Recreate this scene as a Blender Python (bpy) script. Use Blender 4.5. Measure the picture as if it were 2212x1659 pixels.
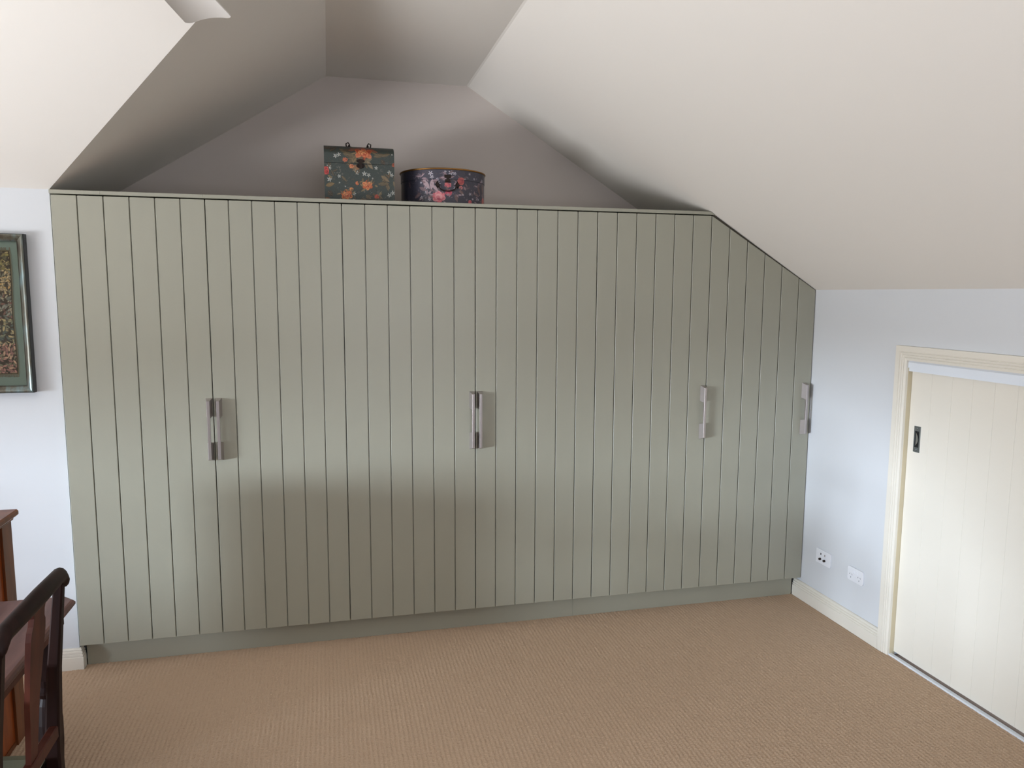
import bpy, bmesh, math, random
import numpy as np
from mathutils import Vector, Matrix

# ------------------------------------------------------------------ reset
for o in list(bpy.data.objects):
    bpy.data.objects.remove(o, do_unlink=True)
SC = bpy.context.scene
COL = SC.collection
random.seed(4)
RNG = np.random.default_rng(7)
# World axes: x to the right along the wardrobe front, y away from the viewer
# (wardrobe door fronts at y = 0), z up with the bottom of the doors at 0.
# At the very end everything is lifted so that the floor is at z = 0.
FLOOR = -0.115

# ------------------------------------------------------------------ camera
cam = bpy.data.cameras.new('camera')
cam_o = bpy.data.objects.new('camera', cam)
COL.objects.link(cam_o)
yaw, pitch, roll = 0.2393, -0.1191, 0.0050
cy, sy, cp, sp, cr, sr = (math.cos(yaw), math.sin(yaw), math.cos(pitch), math.sin(pitch), math.cos(roll), math.sin(roll))
fwd = Vector((sy*cp, cy*cp, sp)); r0 = Vector((cy, -sy, 0)); u0 = r0.cross(fwd)
rt = cr*r0 + sr*u0; up = -sr*r0 + cr*u0
M = Matrix((rt, up, -fwd)).transposed().to_4x4()
M.translation = Vector((1.10142, -3.53075, 1.5564))
cam_o.matrix_world = M
cam.sensor_width = 36
cam.lens = 1626.85/2212*36
cam.clip_start = 0.05
SC.camera = cam_o

# ------------------------------------------------------------------ exposure, sky, light
SC.view_settings.view_transform = 'Standard'
SC.view_settings.look = 'None'
SC.view_settings.exposure = 0.26
SC.view_settings.gamma = 1.0
SC.view_settings.use_curve_mapping = False
W = bpy.data.worlds.new('sky'); SC.world = W; W.use_nodes = True
bg = W.node_tree.nodes['Background']
bg.inputs[0].default_value = (0.62, 0.76, 1.0, 1)
bg.inputs[1].default_value = 1.0

def area(name, loc, direction, sx, sy_, power, colour, spread=180):
    l = bpy.data.lights.new(name, 'AREA'); l.shape = 'RECTANGLE'; l.size = sx; l.size_y = sy_
    l.energy = power; l.color = colour; l.spread = math.radians(spread)
    o = bpy.data.objects.new(name, l); COL.objects.link(o)
    o.location = loc
    o.rotation_euler = Vector(direction).to_track_quat('-Z', 'Y').to_euler()
    return o
# daylight through the gable window on the left, and a weak added fill behind the viewer
area('gable_window_daylight', (-3.62, -2.40, 0.85), (1, 0.10, 1.05), 2.4, 1.0, 195, (0.97, 0.98, 1.0), 108)
sun = bpy.data.lights.new('low_sky_glow', 'SUN'); sun.energy = 4.1; sun.angle = math.radians(9); sun.color = (0.76, 0.87, 1.0)
sun_o = bpy.data.objects.new('low_sky_glow', sun); COL.objects.link(sun_o)
sun_o.rotation_euler = Vector((2.1, 1.0, -0.12)).to_track_quat('-Z', 'Y').to_euler()
area('rear_fill', (1.9, -5.75, 1.25), (-0.20, 0.7, 0.8), 1.5, 1.1, 28, (0.95, 0.97, 1.0))  # fill lamp added behind the viewer to lift the shaded left side

# ------------------------------------------------------------------ materials
def srgb(r, g, b):
    f = lambda c: (c/255/12.92) if c/255 <= 0.04045 else ((c/255+0.055)/1.055)**2.4
    return (f(r), f(g), f(b), 1)
def mat(name, col, rough=0.6, metal=0.0, spec=0.5, noise=None, bump=None, coat=0):
    """noise=(scale, amount) colour variation; bump=(scale, strength, distance)"""
    m = bpy.data.materials.new(name); m.use_nodes = True
    nt = m.node_tree; p = nt.nodes['Principled BSDF']
    p.inputs['Base Color'].default_value = col
    p.inputs['Roughness'].default_value = rough
    p.inputs['Metallic'].default_value = metal
    p.inputs['Specular IOR Level'].default_value = spec
    p.inputs['Coat Weight'].default_value = coat
    tc = nt.nodes.new('ShaderNodeTexCoord')
    if noise:
        n = nt.nodes.new('ShaderNodeTexNoise'); n.inputs['Scale'].default_value = noise[0]; n.inputs['Detail'].default_value = 5
        nt.links.new(tc.outputs['Object'], n.inputs['Vector'])
        mx = nt.nodes.new('ShaderNodeMix'); mx.data_type = 'RGBA'
        a = noise[1]
        mx.inputs[6].default_value = tuple(c*(1-a) for c in col[:3])+(1,)
        mx.inputs[7].default_value = tuple(min(1, c*(1+a)) for c in col[:3])+(1,)
        nt.links.new(n.outputs['Fac'], mx.inputs[0]); nt.links.new(mx.outputs[2], p.inputs['Base Color'])
    if bump:
        n2 = nt.nodes.new('ShaderNodeTexNoise'); n2.inputs['Scale'].default_value = bump[0]; n2.inputs['Detail'].default_value = 3
        nt.links.new(tc.outputs['Object'], n2.inputs['Vector'])
        b = nt.nodes.new('ShaderNodeBump'); b.inputs['Strength'].default_value = bump[1]; b.inputs['Distance'].default_value = bump[2]
        nt.links.new(n2.outputs['Fac'], b.inputs['Height']); nt.links.new(b.outputs['Normal'], p.inputs['Normal'])
    return m
def wood(name, c1, c2, rough=0.35, stretch=(1, 1, 8), scale=14, coat=0.3, spec=0.3):
    m = bpy.data.materials.new(name); m.use_nodes = True
    nt = m.node_tree; p = nt.nodes['Principled BSDF']
    tc = nt.nodes.new('ShaderNodeTexCoord'); mp = nt.nodes.new('ShaderNodeMapping')
    mp.inputs['Scale'].default_value = tuple(8/s for s in stretch)
    n = nt.nodes.new('ShaderNodeTexNoise'); n.inputs['Scale'].default_value = scale/4; n.inputs['Detail'].default_value = 6; n.inputs['Distortion'].default_value = 0.6
    cr_ = nt.nodes.new('ShaderNodeValToRGB')
    cr_.color_ramp.elements[0].position = 0.35; cr_.color_ramp.elements[1].position = 0.68
    cr_.color_ramp.elements[0].color = c1; cr_.color_ramp.elements[1].color = c2
    nt.links.new(tc.outputs['Object'], mp.inputs[0]); nt.links.new(mp.outputs[0], n.inputs['Vector'])
    nt.links.new(n.outputs['Fac'], cr_.inputs[0]); nt.links.new(cr_.outputs[0], p.inputs['Base Color'])
    p.inputs['Roughness'].default_value = rough; p.inputs['Coat Weight'].default_value = coat
    p.inputs['Coat Roughness'].default_value = 0.25; p.inputs['Specular IOR Level'].default_value = spec
    return m
def vcol(name, rough=0.6, bump=0, spec=0.5, coat=0):
    m = bpy.data.materials.new(name); m.use_nodes = True
    nt = m.node_tree; p = nt.nodes['Principled BSDF']
    a = nt.nodes.new('ShaderNodeAttribute'); a.attribute_name = 'print'
    nt.links.new(a.outputs['Color'], p.inputs['Base Color'])
    p.inputs['Roughness'].default_value = rough; p.inputs['Specular IOR Level'].default_value = spec
    p.inputs['Coat Weight'].default_value = coat
    if bump:
        b = nt.nodes.new('ShaderNodeBump'); b.inputs['Strength'].default_value = 0.6; b.inputs['Distance'].default_value = bump
        nt.links.new(a.outputs['Fac'], b.inputs['Height']); nt.links.new(b.outputs['Normal'], p.inputs['Normal'])
    return m

M_CEIL = mat('ceiling_paint', srgb(232, 228, 222), 0.9, spec=0.2, bump=(60, 0.05, 0.002))
M_WALL = mat('wall_paint', srgb(210, 213, 217), 0.85, spec=0.25, bump=(60, 0.05, 0.002))
M_BACKW = mat('bounce_tinted_wall_paint', srgb(205, 196, 190), 0.85, spec=0.25, bump=(60, 0.05, 0.002))  # same wall paint, darker and warmer to paint in dim bounced light
M_CREAM = mat('cream_gloss', srgb(226, 221, 210), 0.5, bump=(40, 0.03, 0.001))
M_WHITE = mat('white_plastic', srgb(232, 234, 240), 0.35)
M_TRACK = mat('white_track', srgb(226, 232, 240), 0.4)
M_SAGE = mat('sage_paint', srgb(157, 156, 141), 0.40, spec=0.9, noise=(3, 0.015), bump=(900, 0.10, 0.0004))
M_DARK = mat('gap_shade', srgb(70, 66, 56), 0.8)  # dark tone standing in for shade in the door-to-ceiling gap
M_NICKEL = mat('brushed_nickel', srgb(178, 170, 168), 0.34, metal=0.75, noise=(200, 0.05))
M_STEEL = mat('pull_steel', srgb(150, 156, 160), 0.25, metal=1.0)
M_BLACK = mat('black_hole', srgb(14, 14, 18), 0.6)
M_BRONZE = mat('dark_bronze', srgb(44, 34, 30), 0.4, metal=0.6)
M_GOLD = mat('gold_trim', srgb(150, 108, 56), 0.35, metal=0.7)
M_DWOOD = wood('dark_mahogany', srgb(24, 11, 9), srgb(38, 18, 14), 0.5, coat=0.0, spec=0.18)
M_TWOOD = wood('table_mahogany', srgb(78, 48, 43), srgb(108, 76, 70), 0.38, coat=0.1, stretch=(1, 8, 1))
M_CWOOD = wood('honey_cabinet_wood', srgb(122, 54, 18), srgb(162, 80, 28), 0.35, coat=0.1)
M_CWOODF = wood('brown_stile_wood', srgb(96, 52, 26), srgb(120, 68, 38), 0.4, coat=0.1)
M_GREENPAD = mat('pale_green_fabric', srgb(150, 152, 130), 0.9, noise=(400, 0.1))
M_CARPET = mat('carpet_wool', srgb(194, 169, 145), 0.95, spec=0.1, noise=(260, 0.14))
M_FAN = mat('fan_white', srgb(222, 218, 214), 0.4)
M_MAT = mat('green_mat_board', srgb(150, 170, 152), 0.8, noise=(300, 0.03))

def carpet_base():
    m = mat('carpet_backing', srgb(168, 146, 126), 0.95, spec=0.1, noise=(120, 0.2), bump=(260, 0.7, 0.004))
    return m
M_CBASE = carpet_base()

def frame_mat():
    m = mat('aged_green_gilt_highlight', srgb(110, 108, 92), 0.35, spec=0.5)
    nt = m.node_tree; p = nt.nodes['Principled BSDF']
    tc = nt.nodes.new('ShaderNodeTexCoord'); n = nt.nodes.new('ShaderNodeTexNoise')
    mp = nt.nodes.new('ShaderNodeMapping'); mp.inputs['Scale'].default_value = (40, 40, 9)
    n.inputs['Scale'].default_value = 1.0; n.inputs['Detail'].default_value = 6
    cr_ = nt.nodes.new('ShaderNodeValToRGB')
    e = cr_.color_ramp.elements; e[0].position = 0.3; e[0].color = srgb(66, 58, 48); e[1].position = 0.7; e[1].color = srgb(112, 134, 138)  # pale blue end of the ramp paints a highlight into the frame colour
    k = e.new(0.48); k.color = srgb(92, 90, 78)
    nt.links.new(tc.outputs['Object'], mp.inputs[0]); nt.links.new(mp.outputs[0], n.inputs['Vector'])
    nt.links.new(n.outputs['Fac'], cr_.inputs[0]); nt.links.new(cr_.outputs[0], p.inputs['Base Color'])
    p.inputs['Metallic'].default_value = 0.35
    return m
M_FRAME = frame_mat()
M_FRAMEEDGE = mat('frame_dark_edge', srgb(34, 38, 38), 0.4)
def glass_mat():
    m = bpy.data.materials.new('picture_glass'); m.use_nodes = True; nt = m.node_tree
    nt.nodes.clear(); o = nt.nodes.new('ShaderNodeOutputMaterial')
    t = nt.nodes.new('ShaderNodeBsdfTransparent'); g = nt.nodes.new('ShaderNodeBsdfGlossy'); g.inputs['Roughness'].default_value = 0.02
    f = nt.nodes.new('ShaderNodeFresnel'); f.inputs['IOR'].default_value = 1.45; mx = nt.nodes.new('ShaderNodeMixShader')
    nt.links.new(f.outputs[0], mx.inputs[0]); nt.links.new(t.outputs[0], mx.inputs[1]); nt.links.new(g.outputs[0], mx.inputs[2]); nt.links.new(mx.outputs[0], o.inputs[0])
    return m
M_GLASS = glass_mat()

# ------------------------------------------------------------------ helpers
def link(name, me, m, parent=None, loc=None):
    o = bpy.data.objects.new(name, me); COL.objects.link(o)
    if m is not None and not me.materials:
        for k in (m if isinstance(m, (list, tuple)) else [m]): me.materials.append(k)
    if parent is not None: o.parent = parent
    if loc is not None: o.location = loc
    return o
def mesh(name, verts, faces, m, parent=None, smooth=False, loc=None):
    me = bpy.data.meshes.new(name); me.from_pydata([tuple(v) for v in verts], [], faces); me.update()
    if smooth:
        for p in me.polygons: p.use_smooth = True
    return link(name, me, m, parent, loc)
def bmobj(name, bm, m, parent=None, smooth=False, loc=None):
    bmesh.ops.recalc_face_normals(bm, faces=bm.faces)
    me = bpy.data.meshes.new(name); bm.to_mesh(me); bm.free()
    if smooth:
        for p in me.polygons: p.use_smooth = True
    return link(name, me, m, parent, loc)
def addbox(bm, x0, x1, y0, y1, z0, z1, bev=0):
    r = bmesh.ops.create_cube(bm, size=1)
    vs = r['verts']
    for v in vs:
        v.co = Vector(((x0+x1)/2+v.co.x*(x1-x0), (y0+y1)/2+v.co.y*(y1-y0), (z0+z1)/2+v.co.z*(z1-z0)))
    if bev:
        es = list({e for v in vs for e in v.link_edges})
        bmesh.ops.bevel(bm, geom=es, offset=bev, segments=1, affect='EDGES', clamp_overlap=True)
def box(name, x0, x1, y0, y1, z0, z1, m, parent=None, bev=0):
    bm = bmesh.new(); addbox(bm, x0, x1, y0, y1, z0, z1, bev)
    return bmobj(name, bm, m, parent)
def prism(name, poly, axis, a0, a1, m, parent=None, bev=0):
    """extrude a 2D polygon along an axis ('x': poly=(y,z); 'y': (x,z); 'z': (x,y))"""
    f = {'x': lambda p, a: (a, p[0], p[1]), 'y': lambda p, a: (p[0], a, p[1]), 'z': lambda p, a: (p[0], p[1], a)}[axis]
    bm = bmesh.new()
    A = [bm.verts.new(f(p, a0)) for p in poly]; B = [bm.verts.new(f(p, a1)) for p in poly]
    n = len(poly)
    bm.faces.new(A); bm.faces.new(B[::-1])
    for i in range(n): bm.faces.new((A[i], B[i], B[(i+1) % n], A[(i+1) % n]))
    if bev: bmesh.ops.bevel(bm, geom=list(bm.edges), offset=bev, segments=1, affect='EDGES', clamp_overlap=True)
    return bmobj(name, bm, m, parent)
def sweep(name, path, prof, nrm, m, parent=None, closed=False, side=1):
    """mitred moulding: profile (a, b): a in the plane away from the path, b along nrm"""
    nrm = Vector(nrm).normalized(); P = [Vector(p) for p in path]; n = len(P)
    rings = []
    for i in range(n):
        if closed or 0 < i < n-1:
            t0 = (P[i]-P[i-1]).normalized(); t1 = (P[(i+1) % n]-P[i]).normalized()
        elif i == 0: t0 = t1 = (P[1]-P[0]).normalized()
        else: t0 = t1 = (P[i]-P[i-1]).normalized()
        s0 = nrm.cross(t0)*side; s1 = nrm.cross(t1)*side
        b = (s0+s1); b = b/ (1+s0.dot(s1))
        rings.append([P[i]+b*a+nrm*c for a, c in prof])
    V = [v for r in rings for v in r]; k = len(prof); F = []
    for i in range(n if closed else n-1):
        j = (i+1) % n
        for a in range(k):
            c = (a+1) % k
            F.append((i*k+a, i*k+c, j*k+c, j*k+a))
    if not closed: F += [tuple(range(k))[::-1], tuple((n-1)*k+a for a in range(k))]
    bm = bmesh.new(); bv = [bm.verts.new(v) for v in V]
    for f in F: bm.faces.new([bv[i] for i in f])
    return bmobj(name, bm, m, parent)
def tube(bm, pts, r, seg=8, close=True):
    pts = [Vector(p) for p in pts]; R = r if isinstance(r, (list, tuple)) else [r]*len(pts)
    prev = None; rings = []
    for i, p in enumerate(pts):
        t = (pts[min(i+1, len(pts)-1)]-pts[max(i-1, 0)]).normalized()
        a = prev if prev is not None else (Vector((0, 0, 1)) if abs(t.z) < 0.9 else Vector((1, 0, 0)))
        u = (a - t*a.dot(t)).normalized(); prev = u; w = t.cross(u)
        rings.append([bm.verts.new(p+(u*math.cos(k*2*math.pi/seg)+w*math.sin(k*2*math.pi/seg))*R[i]) for k in range(seg)])
    for a, b in zip(rings, rings[1:]):
        for k in range(seg): bm.faces.new((a[k], a[(k+1) % seg], b[(k+1) % seg], b[k]))
    if close: bm.faces.new(rings[0][::-1]); bm.faces.new(rings[-1])
def lathe(bm, prof, cx, cy_, seg=28):
    """prof: (r, z)"""
    rings = [[bm.verts.new((cx+r*math.cos(k*2*math.pi/seg), cy_+r*math.sin(k*2*math.pi/seg), z)) for k in range(seg)] for r, z in prof]
    for a, b in zip(rings, rings[1:]):
        for k in range(seg): bm.faces.new((a[k], a[(k+1) % seg], b[(k+1) % seg], b[k]))
    bm.faces.new(rings[0][::-1]); bm.faces.new(rings[-1])
def empty(name, loc=(0, 0, 0)):
    o = bpy.data.objects.new(name, None); COL.objects.link(o); o.location = loc; o.empty_display_size = 0.1
    return o
def tag(o, label, cat, group=None, kind=None):
    o['label'] = label; o['category'] = cat
    if group: o['group'] = group
    if kind: o['kind'] = kind
    return o
def structure(o, label=None):
    o['kind'] = 'structure'
    if label: o['label'] = label
    return o
def rebase(root, loc):
    """put the thing's origin at its base without moving its parts"""
    root.location = loc
    for c in root.children: c.location = Vector(c.location)-Vector(loc)

# ------------------------------------------------------------------ the room
XR, YB, YL, XREC = 3.622, 0.65, 0.028, -0.009
XW, YR = -3.3, -5.6            # gable wall on the left, wall behind the viewer
ZF, KR, ZS = 2.672, 0.618, 1.968  # flat ceiling, slope of the right side, wardrobe top line
XC = 3.003-(ZF-ZS)/KR          # crease of flat ceiling and right slope
YC = -1.302                    # crease of flat ceiling and left front slope
XL = 1.12                      # crease of flat ceiling and bay's left slope
zr = lambda x: ZS-KR*(x-3.003)

fl = structure(box('floor', XW-0.1, XR+0.1, YR-0.1, YB+0.1, FLOOR-0.1, FLOOR-0.006, M_CBASE), 'beige ribbed loop pile carpet across the whole room')
# carpet pile: real rows of stitched loops on the part near the picture
def carpet():
    x0, x1, y0, y1 = -0.62, XR-0.0, -1.72, 0.056
    cx_, cyy = 0.0172, 0.0102
    nx = int((x1-x0)/(cx_/5)); ny = int((y1-y0)/(cyy/4))
    xs = np.linspace(x0, x1, nx); ys = np.linspace(y0, y1, ny)
    X, Y = np.meshgrid(xs, ys)
    wob = 0.0012*np.sin(Y*9+X*3)+0.0008*np.sin(Y*31+X*17)
    u = (X+wob)/cx_; 
    cell = np.floor(u).astype(int)
    rn = RNG.random((4000, 64))
    ph = rn[cell % 4000, 0]
    v = Y/cyy + ph
    row = np.floor(v).astype(int)
    jit = RNG.random((701, 997))[cell % 701, row % 997]
    fu = np.abs((u % 1)-0.5)*2         # 0 in the middle of a stitched row, 1 between
    w = np.clip(1-fu*1.25, 0, 1)**0.8
    pit = 0.5-0.5*np.cos(2*np.pi*v)
    w = np.clip(1.15-fu*2.1, 0, 1)
    h = 0.0058 - w*(0.0070*pit**1.3*(0.45+0.8*jit)) - 0.0003*np.clip(1-fu, 0, 1)
    h += RNG.normal(0, 0.0008, X.shape)
    h += 0.0008*np.sin(X*3.1+1)*np.sin(Y*5.0)
    Z = FLOOR-0.0052+h
    co = np.stack([X, Y, Z], -1).reshape(-1, 3).astype(np.float32)
    idx = np.arange(nx*ny, dtype=np.int32).reshape(ny, nx)
    q = np.stack([idx[:-1, :-1], idx[:-1, 1:], idx[1:, 1:], idx[1:, :-1]], -1).reshape(-1, 4)
    me = bpy.data.meshes.new('carpet_pile'); me.vertices.add(len(co)); me.vertices.foreach_set('co', co.ravel())
    me.loops.add(q.size); me.loops.foreach_set('vertex_index', q.ravel())
    me.polygons.add(len(q)); me.polygons.foreach_set('loop_start', np.arange(0, q.size, 4, dtype=np.int32))
    me.update(calc_edges=True); me.validate()
    o = link('carpet_pile', me, M_CARPET, fl); o['kind'] = 'stuff'
carpet()

# ceiling: flat middle, the bay's left slope, the front slope on the left and the long right slope
RX0, RX1 = XC-0.005, XC+0.005
V = [(XL, YC, ZF), (XL, YB, ZF), (RX0, YB, ZF), (RX0, YR, ZF), (XW, YR, ZF), (XW, YC, ZF),          # 0-5
     (XREC, YL, ZF-0.615*(XL-XREC)), (XREC, YB, ZF-0.615*(XL-XREC)),                                 # 6,7
     (XW, YL, ZF-0.615*(XL-XREC)),                                                                   # 8
     (RX1, YB, zr(RX1)), (RX1, YR, zr(RX1)), (XR+0.05, YB, zr(XR+0.05)), (XR+0.05, YR, zr(XR+0.05))]
F = [(0, 1, 2, 3, 4, 5), (0, 6, 7, 1), (0, 5, 8, 6), (2, 9, 10, 3), (9, 11, 12, 10)]
for k, f in enumerate([F[0], F[1], F[2], F[3]+F[4]]):
    fs = [F[k]] if k < 3 else [F[3], F[4]]
    ids = sorted({i for f_ in fs for i in f_})
    bm = bmesh.new()
    lo = {i: bm.verts.new(V[i]) for i in ids}; hi = {i: bm.verts.new((V[i][0], V[i][1], V[i][2]+0.1)) for i in ids}
    cnt = {}
    for f_ in fs:
        bm.faces.new([lo[i] for i in f_]); bm.faces.new([hi[i] for i in f_[::-1]])
        for a, b in zip(f_, f_[1:]+f_[:1]): cnt[frozenset((a, b))] = cnt.get(frozenset((a, b)), [])+[(a, b)]
    for e in cnt.values():
        if len(e) == 1: a, b = e[0]; bm.faces.new((lo[b], lo[a], hi[a], hi[b]))
    ce = bmobj('ceiling', bm, M_CEIL)
    structure(ce, ['flat middle of the white plaster ceiling', 'shaded ceiling slope above the left of the wardrobe', 'bright ceiling slope above the left wall', 'long ceiling slope down to the right wall'][k])
ZL = ZF-0.615*(XL-XREC)

structure(prism('wall_back', [(XREC-0.3, FLOOR), (XR+0.1, FLOOR), (XR+0.1, zr(XR+0.1)), (XC, ZF+0.03), (XL, ZF+0.03), (XREC-0.1, ZL)], 'y', YB, YB+0.1, M_BACKW))
# left wall beside the recess (the picture hangs on it), with its return into the recess
structure(prism('wall_left', [(XW, YL), (XREC, YL), (XREC, YB), (XREC-0.1, YB), (XREC-0.1, YL+0.1), (XW, YL+0.1)], 'z', FLOOR, ZL+0.005, M_WALL))
# right wall with the low door opening
DY0, DY1, DZ = -1.62, -0.690, 1.262
bm = bmesh.new()
addbox(bm, XR, XR+0.1, DY1, YB, FLOOR, 1.62); addbox(bm, XR, XR+0.1, YR, DY0, FLOOR, 1.62)
addbox(bm, XR, XR+0.1, DY0, DY1, DZ, 1.62)
structure(bmobj('wall_right', bm, M_WALL))
# gable wall with the window that lights the room
WY0, WY1, WZ0, WZ1 = -4.7, -1.2, 0.25, 1.22
bm = bmesh.new()
addbox(bm, XW-0.1, XW, YR, WY0, FLOOR, 2.75); addbox(bm, XW-0.1, XW, WY1, YL+0.1, FLOOR, 2.75)
addbox(bm, XW-0.1, XW, WY0, WY1, FLOOR, WZ0); addbox(bm, XW-0.1, XW, WY0, WY1, WZ1, 2.75)
structure(bmobj('wall_gable', bm, M_WALL))
bm = bmesh.new()
addbox(bm, -0.6+XW*0, XR+0.1, YR-0.1, YR, FLOOR, 0.65); 
bm.free()
bm = bmesh.new()
RWX0, RWX1, RWZ0, RWZ1 = 1.1, 2.7, 0.65, 1.85
addbox(bm, XW, RWX0, YR-0.1, YR, FLOOR, 2.75); addbox(bm, RWX1, XR+0.1, YR-0.1, YR, FLOOR, 2.75)
addbox(bm, RWX0, RWX1, YR-0.1, YR, FLOOR, RWZ0); addbox(bm, RWX0, RWX1, YR-0.1, YR, RWZ1, 2.75)
structure(bmobj('wall_rear', bm, M_WALL))
def window(name, path, nrm, mid):
    w = structure(empty(name, path[0]))
    o = sweep('window_frame', path, [(0, 0), (0.05, 0), (0.05, 0.05), (0, 0.05)], nrm, M_WHITE, w, closed=True, side=-1)
    o.location = -Vector(path[0])
    bm = bmesh.new()
    addbox(bm, *mid); o = bmobj('glazing_bar', bm, M_WHITE, w); o.location = -Vector(path[0])
window('window_1', [(XW-0.08, WY0, WZ0), (XW-0.08, WY1, WZ0), (XW-0.08, WY1, WZ1), (XW-0.08, WY0, WZ1)], (1, 0, 0), (XW-0.08, XW-0.04, (WY0+WY1)/2-0.02, (WY0+WY1)/2+0.02, WZ0, WZ1))
window('added_rear_window', [(RWX0, YR-0.08, RWZ0), (RWX1, YR-0.08, RWZ0), (RWX1, YR-0.08, RWZ1), (RWX0, YR-0.08, RWZ1)], (0, 1, 0), ((RWX0+RWX1)/2-0.02, (RWX0+RWX1)/2+0.02, YR-0.08, YR-0.04, RWZ0, RWZ1))  # unseen rear window, added to let the fill light in

# baseboards
BB = [(0, 0), (0.018, 0), (0.018, 0.056), (0.0165, 0.0585), (0.0135, 0.0595), (0.0135, 0.0615), (0.0165, 0.063), (0.0165, 0.069), (0.0115, 0.0715),
      (0.0115, 0.0735), (0.0145, 0.075), (0.0145, 0.081), (0.009, 0.084), (0.009, 0.086), (0.011, 0.088), (0.010, 0.093), (0.006, 0.096), (0, 0.096)]
structure(sweep('baseboard_left', [(XW, YL, FLOOR), (XREC, YL, FLOOR), (XREC, 0.0535, FLOOR)], BB, (0, 0, 1), M_CREAM, side=-1))
structure(sweep('baseboard_right', [(XR, -0.627, FLOOR), (XR, 0.0535, FLOOR)], BB, (0, 0, 1), M_CREAM, side=1))

# low sliding door in the right wall
AR = [(0, 0), (0.064, 0), (0.064, 0.018), (0.040, 0.018), (0.0385, 0.014), (0.036, 0.014), (0.0345, 0.0175), (0.028, 0.0165), (0.0265, 0.0125), (0.0245, 0.0125),
      (0.023, 0.0160), (0.0165, 0.0150), (0.015, 0.011), (0.013, 0.011), (0.0115, 0.0145), (0.004, 0.0125), (0, 0.012)]
structure(sweep('trim_1', [(XR, DY1, FLOOR), (XR, DY1, DZ+0.008), (XR, DY0, DZ+0.008), (XR, DY0, FLOOR)], AR, (-1, 0, 0), M_CREAM, side=1), 'cream moulded architrave around the low sliding door')
door = structure(empty('door_1', (XR+0.02, (DY0+DY1)/2, FLOOR)), 'cream grooved sliding door low in the right wall')
DL = -Vector(door.location)
XD = 3.642
def dpart(o): o.location = Vector(o.location)+DL; return o
dpart(box('jamb', XR-0.0005, XD+0.006, DY1-0.0012, DY1+0.002, FLOOR, 1.262, mat('jamb_paint', srgb(200, 188, 160), 0.6), door))
dpart(box('door_core', XD+0.004, XD+0.034, DY0+0.002, DY1-0.002, -0.098, 1.24, M_CREAM, door))
gr = [DY1-0.002, -0.808, -0.918, -1.023, -1.128, -1.231, -1.336, -1.441, -1.546, DY0+0.002]
for a, b in zip(gr, gr[1:]):
    dpart(box('plank', XD, XD+0.006, b+0.00025, a-0.00025, -0.098, 1.24, M_CREAM, door, bev=0.0006))
bm = bmesh.new()
addbox(bm, XR-0.004, XR+0.016, DY0+0.001, DY1-0.001, 1.238, 1.262); addbox(bm, XR+0.002, XR+0.018, DY0+0.001, DY1-0.001, 1.222, 1.238)
dpart(bmobj('top_track', bm, M_TRACK, door))
bm = bmesh.new()
addbox(bm, XR-0.006, XR+0.012, DY0+0.001, DY1-0.001, FLOOR-0.003, FLOOR+0.008)
dpart(bmobj('bottom_track', bm, M_TRACK, door))
# recessed pull
bm = bmesh.new()
y0, y1, z0, z1 = -0.765, -0.729, 0.863, 0.980
t = 0.006
addbox(bm, XD-0.003, XD, y0, y1, z1-0.022, z1); addbox(bm, XD-0.003, XD, y0, y1, z0, z0+0.022)
addbox(bm, XD-0.003, XD, y0, y0+t, z0+0.022, z1-0.022); addbox(bm, XD-0.003, XD, y1-t, y1, z0+0.022, z1-0.022)
pull = dpart(bmobj('recessed_pull', bm, M_STEEL, door))
pull['label'] = 'brushed steel recessed pull'
bm = bmesh.new()   # curved shadow-catching cup
n = 14
for i in range(n):
    a0 = i/n; a1 = (i+1)/n
    zz0 = z0+0.022+(z1-z0-0.044)*a0; zz1 = z0+0.022+(z1-z0-0.044)*a1
    w0 = math.sin(a0*math.pi); w1 = math.sin(a1*math.pi)
    vs = [bm.verts.new(c) for c in ((XD-0.0005, y1-t, zz0), (XD-0.0005, y1-t, zz1), (XD-0.0025-0.002*w1, y1-t-0.022*w1, zz1), (XD-0.0025-0.002*w0, y1-t-0.022*w0, zz0))]
    if i not in (0, n-1): bm.faces.new(vs)
o = bmobj('pull_lip', bm, M_STEEL, pull)
box('pull_cup', XD-0.0012, XD-0.0004, y0+t, y1-t, z0+0.022, z1-0.022, M_BLACK, pull)
for zc in (z0+0.011, z1-0.011):
    bm = bmesh.new(); bmesh.ops.create_uvsphere(bm, u_segments=10, v_segments=6, radius=0.0032, matrix=Matrix.Translation((XD-0.003, (y0+y1)/2, zc)))
    bmobj('screw', bm, M_STEEL, pull, True)

# ------------------------------------------------------------------ the wardrobe
ward = tag(empty('wardrobe', (1.81, 0.3, FLOOR)), 'sage green built-in wardrobe with six grooved doors filling the recess', 'wardrobe')
WL = -Vector(ward.location)
def wpart(o): o.location = Vector(o.location)+WL; return o
TOP = 1.953
zd = lambda x: TOP if x <= 3.0 else TOP-(TOP-1.583)*(x-3.0)/0.619
carc = [(0.006, -0.004), (3.612, -0.004), (3.612, zd(3.612)-0.006), (3.0, TOP-0.006), (0.006, TOP-0.006)]
wpart(prism('carcass', carc, 'y', 0.0215, 0.62, M_SAGE, ward))
wpart(prism('gap_shade_strip', [(3.006, zd(3.006)+0.0004), (3.6175, zd(3.6175)+0.0004), (3.6175, zr(3.6175)-0.002), (3.006, zr(3.006)-0.002)], 'y', 0.006, 0.02, M_DARK, ward))  # dark strip that paints the shaded gap under the ceiling slope
# kick board in two lengths, recessed under the doors
for a, b in ((0.012, 2.308), (2.309, 3.600)):
    wpart(box('kick_board', a, b, 0.055, 0.073, FLOOR-0.001, -0.0045, M_SAGE, ward, bev=0.0005))
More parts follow.
